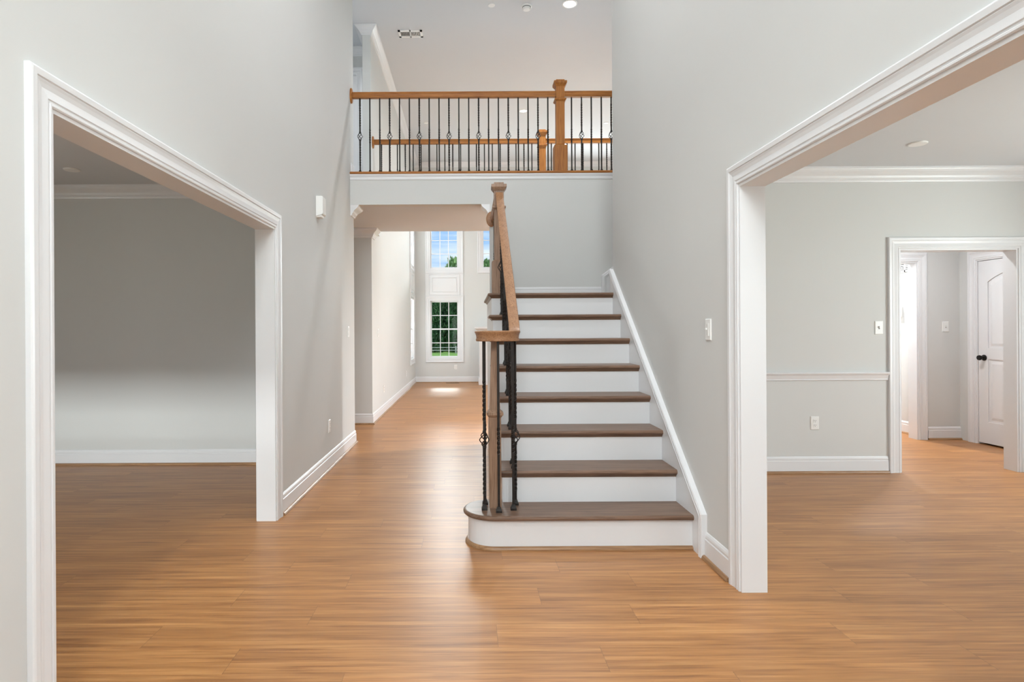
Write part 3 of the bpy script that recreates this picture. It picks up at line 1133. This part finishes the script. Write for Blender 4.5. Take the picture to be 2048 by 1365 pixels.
LZ0, LZ1, UZ0, UZ1 = 0.58, 2.03, 2.755, 4.20
window('tall lower window with green trees at the end of the hall', 1, YW, -1, W1[0], W1[1], LZ0, LZ1)
window('upper window with sky and treetops at the end of the hall', 1, YW, -1, W1[0], W1[1], UZ0, UZ1, meet=False)
spandrel('white framed panel between the two windows at the end of the hall', 1, YW, -1, W1[0], W1[1], LZ1 + 0.085, UZ0 - 0.085)
window('narrow slice of an upper window beside the stair newel', 1, YW, -1, W2[0], W2[1], UZ0, UZ1, meet=False)
for wv, tx in ((W3, 'first'), (W4, 'second')):  # invented windows, openings for the added family room lamps
    window('added lower family room window for fill light, hidden by the stairs, %s' % tx, 1, YW, -1, wv[0], wv[1], LZ0, LZ1)
    window('added upper family room window for fill light, hidden by the stairs, %s' % tx, 1, YW, -1, wv[0], wv[1], UZ0, UZ1, meet=False)
window('lower window seen edge on in the long hall wall', 0, XH, 1, SW[0], SW[1], LZ0, LZ1)
window('upper window seen edge on in the long hall wall', 0, XH, 1, SW[0], SW[1], UZ0, UZ1, meet=False)
spandrel('white panel between the edge on windows of the hall wall', 0, XH, 1, SW[0], SW[1], LZ1 + 0.085, UZ0 - 0.085)
window('added glazed patio doors for family room fill light, hidden by the stairs', 0, 4.2, -1, 8.4, 12.0, 0.02, 2.1, cols=6, meet=False)  # invented opening for the added lamp on the right
window('added side window for fill light in the dim left room, out of view', 0, -5.6, 1, 1.4, 3.0, 0.65, 2.15)  # invented opening for the left room fill lamp
window('added side window for fill light in the dining room, out of view', 0, 5.53, -1, 1.5, 3.9, 0.65, 2.15, cols=6)  # invented opening for the dining room fill lamp
# front of the house, behind the camera
window('big foyer window over the front door behind the camera', 1, YFR, 1, -0.85, 0.85, 2.9, 4.9, cols=4, rows=4)
window('sidelight window beside the front door, hinge side', 1, YFR, 1, -0.92, -0.60, 0.25, 2.06, cols=1, rows=4, meet=False, casing=False)
window('sidelight window beside the front door, latch side', 1, YFR, 1, 0.60, 0.92, 0.25, 2.06, cols=1, rows=4, meet=False, casing=False)
window('unseen front window of the dim left room, kept low to shape its light', 1, YFR, 1, -4.5, -2.3, 0.5, 1.5, cols=4)  # low head limits the lamp to the lower back wall
window('front window of the dining room', 1, YFR, 1, 2.4, 4.4, 0.6, 2.15, cols=4)


# ------------------------------------------------------------------ doors
door_no = [0]


def panel_door(label, fn, a0, a1, z0, z1, knob_a=None, knob_z=0.92, arch=True):
    """two-panel door; fn maps (a, z, t) with t out of the face towards the viewer."""
    door_no[0] += 1
    d = thing('door_%d' % door_no[0], fn((a0 + a1) / 2, z0, 0), label, 'door', None, 'structure')
    st, rl = 0.115, 0.12
    zl, zk = z0 + 0.23, z0 + 0.96
    m = MB()

    def rect(b0, b1, c0, c1, t0, t1):
        m.prism([(b0, c0), (b1, c0), (b1, c1), (b0, c1)], fn, t0, t1)
    rect(a0, a1, z0, z1, -0.035, -0.010)
    rect(a0, a0 + st, z0, z1, -0.010, 0)
    rect(a1 - st, a1, z0, z1, -0.010, 0)
    rect(a0 + st, a1 - st, z0, zl, -0.010, 0)
    rect(a0 + st, a1 - st, zk - rl / 2, zk + rl / 2, -0.010, 0)
    b0, b1 = a0 + st, a1 - st
    zs, zt = z1 - 0.23, z1 - 0.13

    def arc(i, n=16):
        pts = []
        for k in range(n + 1):
            u = k / n
            x = b0 + i + (b1 - b0 - 2 * i) * u
            pts.append((x, zs - i + (zt - zs) * math.sin(PI * u) ** 0.9 if arch else zt - i))
        return pts
    m.prism([(b1, z1), (b0, z1)] + arc(0.0), fn, -0.010, 0)
    m.build('door_panel', 'white_trim', d)
    g = MB()
    for outline in (lambda i: [(b1 - i, zk + rl / 2 + i), ][0:0] + arc(i) + [(b1 - i, zk + rl / 2 + i), (b0 + i, zk + rl / 2 + i)],
                    lambda i: [(b0 + i, zk - rl / 2 - i), (b1 - i, zk - rl / 2 - i), (b1 - i, zl + i), (b0 + i, zl + i)]):
        g.rings([[fn(a, b, t) for a, b in outline(i)] for i, t in ((0.022, -0.010), (0.050, -0.003), (0.052, -0.003))])
    g.build('raised_panel', 'white_trim', d)
    if knob_a is not None:
        k = MB()
        c = fn(knob_a, knob_z, 0)
        n = Vector(fn(knob_a, knob_z, 1)) - Vector(c)
        ax = 0 if abs(n.x) > 0.5 else 1
        sg = n[ax]
        k.lathe(c, ax, [(0.032, 0.0), (0.032, 0.006 * sg), (0.026, 0.010 * sg), (0.011, 0.014 * sg), (0.011, 0.034 * sg), (0.024, 0.040 * sg), (0.028, 0.052 * sg), (0.024, 0.064 * sg), (0.0, 0.067 * sg)], 20)
        ko = k.build('door_knob', 'black_metal', d)
        ko['label'] = 'round black door knob'
    return d


panel_door('closed white door with arched panel and black knob in the little hall', onX(5.535, -1), RD[0] + 0.021, RD[1] - 0.021, 0.02, 1.978, RD[1] - 0.09, 0.935)
panel_door('white upstairs door glimpsed past the balcony end', onY(8.595, -1), UD[0] + 0.021, UD[1] - 0.021, FZ + 0.012, FZ + 2.01)
panel_door('white front door behind the camera', onY(YFR - 0.03, 1), -0.46, 0.46, 0.012, 2.04, 0.36, 0.95)


# ------------------------------------------------------------------ wall plates
def plate(fn, a, z, kind, name, label, cat, group=None, w=0.072, h=0.116):
    t = thing(name, fn(a, z - h / 2, 0), label, cat, group)
    m = MB()

    def ring(ww, hh, tt):
        return [fn(a - ww / 2, z - hh / 2, tt), fn(a + ww / 2, z - hh / 2, tt), fn(a + ww / 2, z + hh / 2, tt), fn(a - ww / 2, z + hh / 2, tt)]
    m.rings([ring(w, h, 0), ring(w, h, 0.003), ring(w - 0.008, h - 0.008, 0.0065)])
    m.build('cover_plate', 'white_plastic', t)

    def bx(mat, nm, ca, cz, ww, hh, t0, t1, lab=None):
        q = MB().prism([(ca - ww / 2, cz - hh / 2), (ca + ww / 2, cz - hh / 2), (ca + ww / 2, cz + hh / 2), (ca - ww / 2, cz + hh / 2)], fn, t0, t1)
        o = q.build(nm, mat, t)
        return o
    if kind == 'outlet':
        for dz in (0.0195, -0.0195):
            face = bx('white_plastic', 'socket', a, z + dz, 0.034, 0.029, 0.0065, 0.009)
            q = MB()
            for sa, hh in ((-0.0065, 0.010), (0.0065, 0.008)):
                q.prism([(a + sa - 0.0014, z + dz + 0.003 - hh / 2), (a + sa + 0.0014, z + dz + 0.003 - hh / 2), (a + sa + 0.0014, z + dz + 0.003 + hh / 2), (a + sa - 0.0014, z + dz + 0.003 + hh / 2)], fn, 0.009, 0.0095)
            q.prism([(a + 0.0028 * math.cos(k * PI / 4), z + dz - 0.008 + 0.0028 * math.sin(k * PI / 4)) for k in range(8)], fn, 0.009, 0.0095)
            q.build('slot', 'grey_slot', face)
    elif kind == 'toggle':
        bx('grey_slot', 'toggle_slot', a, z, 0.011, 0.026, 0.0063, 0.0070)
        q = MB().prism([(a - 0.0045, z - 0.002), (a + 0.0045, z - 0.002), (a + 0.0045, z + 0.011), (a - 0.0045, z + 0.011)], fn, 0.0065, 0.018)
        q.build('toggle', 'white_plastic', t)
    elif kind == 'dimmer':
        bx('white_plastic', 'rocker', a - 0.004, z, 0.020, 0.068, 0.0065, 0.0085)
        bx('grey_slot', 'slider_slot', a + 0.010, z, 0.004, 0.060, 0.0063, 0.0070)
        bx('white_plastic', 'slider', a + 0.010, z + 0.004, 0.009, 0.008, 0.0065, 0.016)
    elif kind == 'double':
        for da in (-0.012, 0.012):
            pass
        for dz in (0.021, -0.021):
            q = MB().prism([(a - 0.016, z + dz - 0.017), (a + 0.016, z + dz - 0.017), (a + 0.016, z + dz + 0.017), (a - 0.016, z + dz + 0.017)], fn, 0.0065, 0.0105)
            q.build('rocker', 'white_plastic', t)
    return t


fl, fr_ = onX(XL, 1), onX(XR, -1)
plate(fr_, 3.185, 1.252, 'dimmer', 'light_switch', 'white dimmer switch on the foyer wall beside the right opening', 'switch')
plate(fl, 6.30, 1.252, 'double', 'light_switch', 'white double switch near the end of the left foyer wall', 'switch')
plate(fl, 5.42, 0.385, 'outlet', 'wall_outlet', 'white outlet low on the left foyer wall', 'outlet')
fh = onX(XH, 1)
plate(fh, 8.49, 1.235, 'double', 'light_switch', 'white switch on the long hall wall past the corner', 'switch')
plate(fh, 9.03, 0.375, 'outlet', 'wall_outlet', 'white outlet low on the hall wall, nearer the corner', 'outlet')
plate(fh, 12.3, 0.375, 'outlet', 'wall_outlet', 'white outlet low on the hall wall, close to the far windows', 'outlet')
fb_ = onY(YW, -1)
plate(fb_, -0.33, 0.375, 'outlet', 'wall_outlet', 'white outlet under the tall far window', 'outlet')
fd = onY(YD, -1)
plate(fd, 3.00, 0.435, 'outlet', 'wall_outlet', 'white outlet below the chair rail in the dining room', 'outlet')
plate(fd, 3.562, 1.262, 'toggle', 'light_switch', 'white toggle switch beside the dining room doorway', 'switch')
plate(onY(RH, -1), 5.37, 1.272, 'toggle', 'light_switch', 'white toggle switch in the little hall next to the closed door', 'switch')

# door chime box on the left wall
y, z = 5.05, 2.32
t = thing('door_chime', (XL, y, z - 0.085), 'small white chime box high on the left foyer wall', 'door chime')
m = MB()
prof = [(0.0, -0.085), (0.052, -0.070), (0.058, -0.060), (0.058, 0.080), (0.050, 0.085), (0.0, 0.085)]
m.rings([[(XL + w_, yy, z + h_) for w_, h_ in prof] for yy in (y - 0.055, y + 0.055)])
m.build('housing', 'white_plastic', t, bevel=0.004)
m = MB()
m.rings([[(XL + w_, yy, z + h_) for w_, h_ in [(0.0, -0.095), (0.040, -0.090), (0.046, -0.078), (0.046, -0.066), (0.0, -0.066)]] for yy in (y - 0.045, y + 0.045)])
m.build('sounder', 'white_plastic', t)

# thermostat and return grille on the bright passage wall
fp = onX(5.22, -1)
t = thing('thermostat', (5.22, 7.15, 1.40), 'pale grey thermostat on the bright wall beyond the far doorway', 'thermostat')
MB().prism([(7.10, 1.39), (7.20, 1.39), (7.20, 1.53), (7.10, 1.53)], fp, 0, 0.025).build('housing', 'white_plastic', t, bevel=0.004)
MB().prism([(7.12, 1.45), (7.18, 1.45), (7.18, 1.51), (7.12, 1.51)], fp, 0.025, 0.026).build('display', 'grey_slot', t)
ga0, ga1, gz0, gz1 = 6.80, 7.30, 1.93, 2.22
t = thing('return_grille', (5.22, 7.05, gz0), 'white louvred return air grille high on the bright passage wall', 'vent')
m = MB()
for b0, b1, c0, c1 in ((ga0, ga0 + 0.025, gz0, gz1), (ga1 - 0.025, ga1, gz0, gz1), (ga0, ga1, gz0, gz0 + 0.025), (ga0, ga1, gz1 - 0.025, gz1), (7.04, 7.06, gz0, gz1)):
    m.prism([(b0, c0), (b1, c0), (b1, c1), (b0, c1)], fp, 0, 0.012)
m.build('frame', 'white_plastic', t)
MB().prism([(ga0 + 0.02, gz0 + 0.02), (ga1 - 0.02, gz0 + 0.02), (ga1 - 0.02, gz1 - 0.02), (ga0 + 0.02, gz1 - 0.02)], fp, 0, 0.002).build('backing', 'dark_gap', t)
m = MB()
for k in range(12):
    z = gz0 + 0.034 + 0.0205 * k
    m.rings([[(5.22 - 0.003, yy, z + 0.010), (5.22 - 0.010, yy, z), (5.22 - 0.011, yy, z + 0.002), (5.22 - 0.004, yy, z + 0.012)] for yy in (ga0 + 0.02, ga1 - 0.02)])
m.build('louvres', 'white_plastic', t)


# ------------------------------------------------------------------ ceiling fittings
def ceiling_cap(x, y, zc, r, label, name='ceiling_cover', group=None):
    m = MB().lathe((x, y, zc), 2, [(r, 0.0), (r, -0.006), (r * 0.93, -0.010), (0.0, -0.011)], 28)
    return tag(m.build(name, 'white_plastic'), label, 'ceiling cover', group)


ceiling_cap(0.307, 7.45, TZ, 0.045, 'small round white cover on the high ceiling left of the smoke detector')
ceiling_cap(-3.36, 5.0, CZ, 0.062, 'round white cover on the ceiling of the dim left room')
ceiling_cap(3.37, 4.42, CZ, 0.062, 'round white cover on the dining room ceiling')
ceiling_cap(-0.826, 11.64, TZ, 0.045, 'round white cover on the family room ceiling at the left behind the balusters')
ceiling_cap(2.74, 11.7, TZ, 0.045, 'round white cover on the family room ceiling at the right behind the balusters')

t = thing('smoke_detector', (0.752, 7.48, TZ), 'white smoke detector on the high ceiling between the cover and the lit downlight', 'smoke detector')
MB().lathe((0.752, 7.48, TZ), 2, [(0.068, 0.0), (0.068, -0.012), (0.062, -0.016), (0.0, -0.016)], 28).build('base', 'white_plastic', t)
MB().lathe((0.752, 7.48, TZ), 2, [(0.054, -0.016), (0.052, -0.040), (0.042, -0.050), (0.0, -0.052)], 28).build('sensor_head', 'white_plastic', t)
MB().lathe((0.752, 7.48, TZ), 2, [(0.056, -0.019), (0.056, -0.026), (0.050, -0.026), (0.050, -0.019)], 28).build('air_slot', 'grey_slot', t)


def downlight(x, y, zc, r, power, label, lit=True):
    t = thing('recessed_light', (x, y, zc), label, 'recessed light')
    MB().lathe((x, y, zc), 2, [(r + 0.020, 0.0), (r + 0.020, -0.004), (r, -0.007), (r, 0.0)], 32).build('trim_ring', 'white_plastic', t)
    MB().lathe((x, y, zc), 2, [(r, -0.001), (r, -0.003), (0.0, -0.004)], 32).build('lens', 'lamp_glow', t)
    disc('downlight', (x, y, zc - 0.012), r * 1.8, power)
    return t


downlight(1.288, 7.43, TZ, 0.075, 50, 'glowing round downlight in the high ceiling above the balcony')
downlight(1.04, 11.04, TZ, 0.060, 40, 'lit round downlight in the family room ceiling seen between the balusters')
downlight(-2.6, 7.6, TZ, 0.075, 18, 'added fill downlight in the upstairs corridor, out of view')  # added unseen to brighten the corridor
downlight(2.3, 7.35, CZ, 0.075, 150, 'added fill downlight under the bridge, hidden by the stairs')  # added unseen to brighten hall floor and bridge underside
downlight(4.45, 5.85, CZ, 0.075, 20, 'added fill downlight in the ceiling of the little hall, out of view above the doorway')  # added unseen to brighten the door and walls here
downlight(4.80, 7.6, CZ, 0.075, 60, 'added fill downlight in the ceiling of the bright passage, out of view')  # added unseen source for the passage brightness

for x, y, where in ((-0.55, 0.2, 'nearest the front window, left'), (0.55, 0.2, 'nearest the front window, right'), (-0.55, 3.6, 'nearest the balcony, left'), (0.55, 3.6, 'nearest the balcony, right')):
    downlight(x, y, TZ, 0.075, 18, 'added fill downlight in the foyer ceiling above the view, ' + where)  # added out of frame to even out the foyer light

# supply vent in the ceiling
vx, vy = -0.785, 8.15
t = thing('ceiling_vent', (vx, vy, TZ), 'white rectangular air vent in the high ceiling', 'vent')
m = MB()
for x0, x1, y0_, y1_ in ((vx - 0.165, vx - 0.135, vy - 0.095, vy + 0.095), (vx + 0.135, vx + 0.165, vy - 0.095, vy + 0.095), (vx - 0.165, vx + 0.165, vy - 0.095, vy - 0.06), (vx - 0.165, vx + 0.165, vy + 0.06, vy + 0.095), (vx - 0.008, vx + 0.008, vy - 0.095, vy + 0.095)):
    m.box(x0, x1, y0_, y1_, TZ - 0.012, TZ)
m.build('frame', 'white_plastic', t)
MB().box(vx - 0.14, vx + 0.14, vy - 0.07, vy + 0.07, TZ - 0.002, TZ).build('backing', 'dark_gap', t)
m = MB()
for k in range(22):
    x = vx - 0.130 + 0.0124 * k
    d = 0.004 if x < vx else -0.004
    m.rings([[(x, yy, TZ - 0.003), (x + 0.002, yy, TZ - 0.003), (x + 0.002 + d, yy, TZ - 0.011), (x + d, yy, TZ - 0.011)] for yy in (vy - 0.065, vy + 0.065)])
m.build('louvres', 'white_plastic', t)

# floor register under the far window
rx, ry = -0.40, 14.25
t = thing('floor_register', (rx, ry, 0), 'bronze floor register under the tall far window', 'floor vent')
m = MB().box(rx - 0.16, rx + 0.16, ry - 0.055, ry - 0.04, 0, 0.006).box(rx - 0.16, rx + 0.16, ry + 0.04, ry + 0.055, 0, 0.006).box(rx - 0.16, rx - 0.14, ry - 0.04, ry + 0.04, 0, 0.006).box(rx + 0.14, rx + 0.16, ry - 0.04, ry + 0.04, 0, 0.006)
m.build('frame', 'bronze_register', t)
m = MB()
for k in range(13):
    m.box(rx - 0.135 + 0.021 * k, rx - 0.126 + 0.021 * k, ry - 0.04, ry + 0.04, 0, 0.005)
m.build('slats', 'bronze_register', t)

# fireplace mantel beyond the stair newel
t = thing('fireplace_mantel', (1.05, 13.95, 0), 'white fireplace mantel with shelf, mostly hidden behind the newel', 'fireplace')
fx0, fx1, fy = 0.24, 1.90, 13.74
MB().box(fx0 + 0.03, fx1 - 0.03, fy, YW, 0, 1.22).box(fx0 + 0.03, fx0 + 0.031, fy, YW, 0, 1.22).build('surround', 'white_trim', t)
for x0 in (fx0, fx1 - 0.2):
    p_ = MB().box(x0, x0 + 0.2, fy - 0.04, YW, 0.16, 1.20).build('pilaster', 'white_trim', t)
    MB().box(x0 - 0.02, x0 + 0.22, fy - 0.06, YW, 0, 0.16).build('plinth', 'white_trim', p_, bevel=0.004)
m = MB()
m.rings([[(fx0 - a, fy - a, z_), (fx1 + a, fy - a, z_), (fx1 + a, YW, z_), (fx0 - a, YW, z_)] for a, z_ in ((0.01, 1.20), (0.03, 1.225), (0.04, 1.255), (0.085, 1.30), (0.10, 1.31), (0.10, 1.352))])
m.build('shelf', 'white_trim', t)
MB().box(0.62, 1.52, fy - 0.012, fy + 0.001, 0.06, 0.84).build('firebox', 'firebox_black', t)

# ------------------------------------------------------------------ outdoors
struct('ground', MB().box(-60, 60, -60, 120, -0.52, -0.42), 'lawn_grass', 'green lawn behind the house', 'lawn')


struct('roof_light_block', MB().box(-1.42, 4.4, YW + 0.12, 17.8, 2.38, 2.50), 'white_trim', 'added patio roof, out of view, blocking lamp light from the lower windows', 'roof')  # unseen slab added to keep the sheen lamp off the far floor


def tree_mesh(seed, h, w, n_leaf, leafs=0.20, mat='leaves_dark', low=0.12):
    rnd = random.Random(seed)
    m = MB()
    blobs = []
    for k in range(20):
        zz = h * (low + (0.92 - low) * (k + 0.5) / 20)
        rr = w * (0.95 - 0.55 * (zz / h) ** 1.6)
        a = rnd.uniform(0, 2 * PI)
        q = rr * rnd.uniform(0.15, 0.55)
        blobs.append((q * math.cos(a), q * math.sin(a), zz, rr * rnd.uniform(0.45, 0.62)))
    for i in range(n_leaf):
        bx, by, bz, br = rnd.choice(blobs)
        d = Vector((rnd.gauss(0, 1), rnd.gauss(0, 1), rnd.gauss(0, 1))).normalized() * br * rnd.uniform(0.55, 1.05) ** 0.5
        c = Vector((bx, by, bz)) + d
        u = Vector((rnd.gauss(0, 1), rnd.gauss(0, 1), rnd.gauss(0, 1))).normalized()
        v = u.cross(Vector((rnd.gauss(0, 1), rnd.gauss(0, 1), rnd.gauss(0, 1)))).normalized()
        s_ = leafs * rnd.uniform(0.6, 1.3)
        m.add([c - u * s_, c + v * s_ * 0.45, c + u * s_, c - v * s_ * 0.45], [(0, 1, 2, 3)])
    return m


GZ = -0.42
TREES = {}


def tree(x, y, h, w, seed, mat, label, group, n_leaf=5200):
    t = thing('tree', (x, y, GZ), label, 'tree', group)
    key = (seed, mat)
    if key not in TREES:
        f = tree_mesh(seed, 6.0, 2.6, n_leaf).build('foliage', mat, t, origin=(0, 0, 0))
        f.location = (0, 0, 0)
        tr = MB().lathe((0, 0, 0), 2, [(0.20, 0), (0.15, 1.2), (0.10, 3.5), (0.03, 5.2)], 10).build('trunk', 'bark', t, origin=(0, 0, 0))
        tr.location = (0, 0, 0)
        TREES[key] = (f, tr)
    else:
        for o in TREES[key]:
            c = o.copy()
            COL.objects.link(c)
            c.parent = t
    t.scale = (w / 2.6, w / 2.6, h / 6.0)
    t.rotation_euler = (0, 0, seed * 1.7 + x)
    return t


rnd = random.Random(3)
for i in range(14):
    x = -7.0 + 1.0 * i
    yy = 47 + (0, 2.3)[i % 2]
    hh = (4.9 if x < -2.2 else 5.5) + rnd.uniform(-0.2, 0.2)
    tree(x, yy, hh, 1.15, 1 + i % 3, 'leaves_dark', 'dense dark green tree in the row beyond the lawn', 'trees in the dark row beyond the lawn')
for i in range(8):
    tree(-6.5 + 1.9 * i, 51.5, 4.9, 0.92, 1 + i % 3, 'leaves_dark', 'dense dark green tree in the row beyond the lawn', 'trees in the dark row beyond the lawn')
for x, y, h in ((-1.35, 54, 8.6), (1.8, 54.5, 8.4), (-5.6, 54, 8.0), (5.2, 54, 8.4)):
    tree(x, y, h, 1.5, 5, 'leaves_light', 'light green treetop rising behind the dark tree row', 'light trees behind the dark row', 4200)
t = thing('fence', (-1, 44.5, GZ), 'low pale post and rail fence in front of the far trees', 'fence')
for k in range(13):
    MB().box(-13 + 2.0 * k - 0.05, -13 + 2.0 * k + 0.05, 44.45, 44.55, GZ, GZ + 0.55).build('post', 'fence_wood', t)
for z in (GZ + 0.22, GZ + 0.42):
    MB().box(-13, 11, 44.48, 44.52, z, z + 0.06).build('rail', 'fence_wood', t)
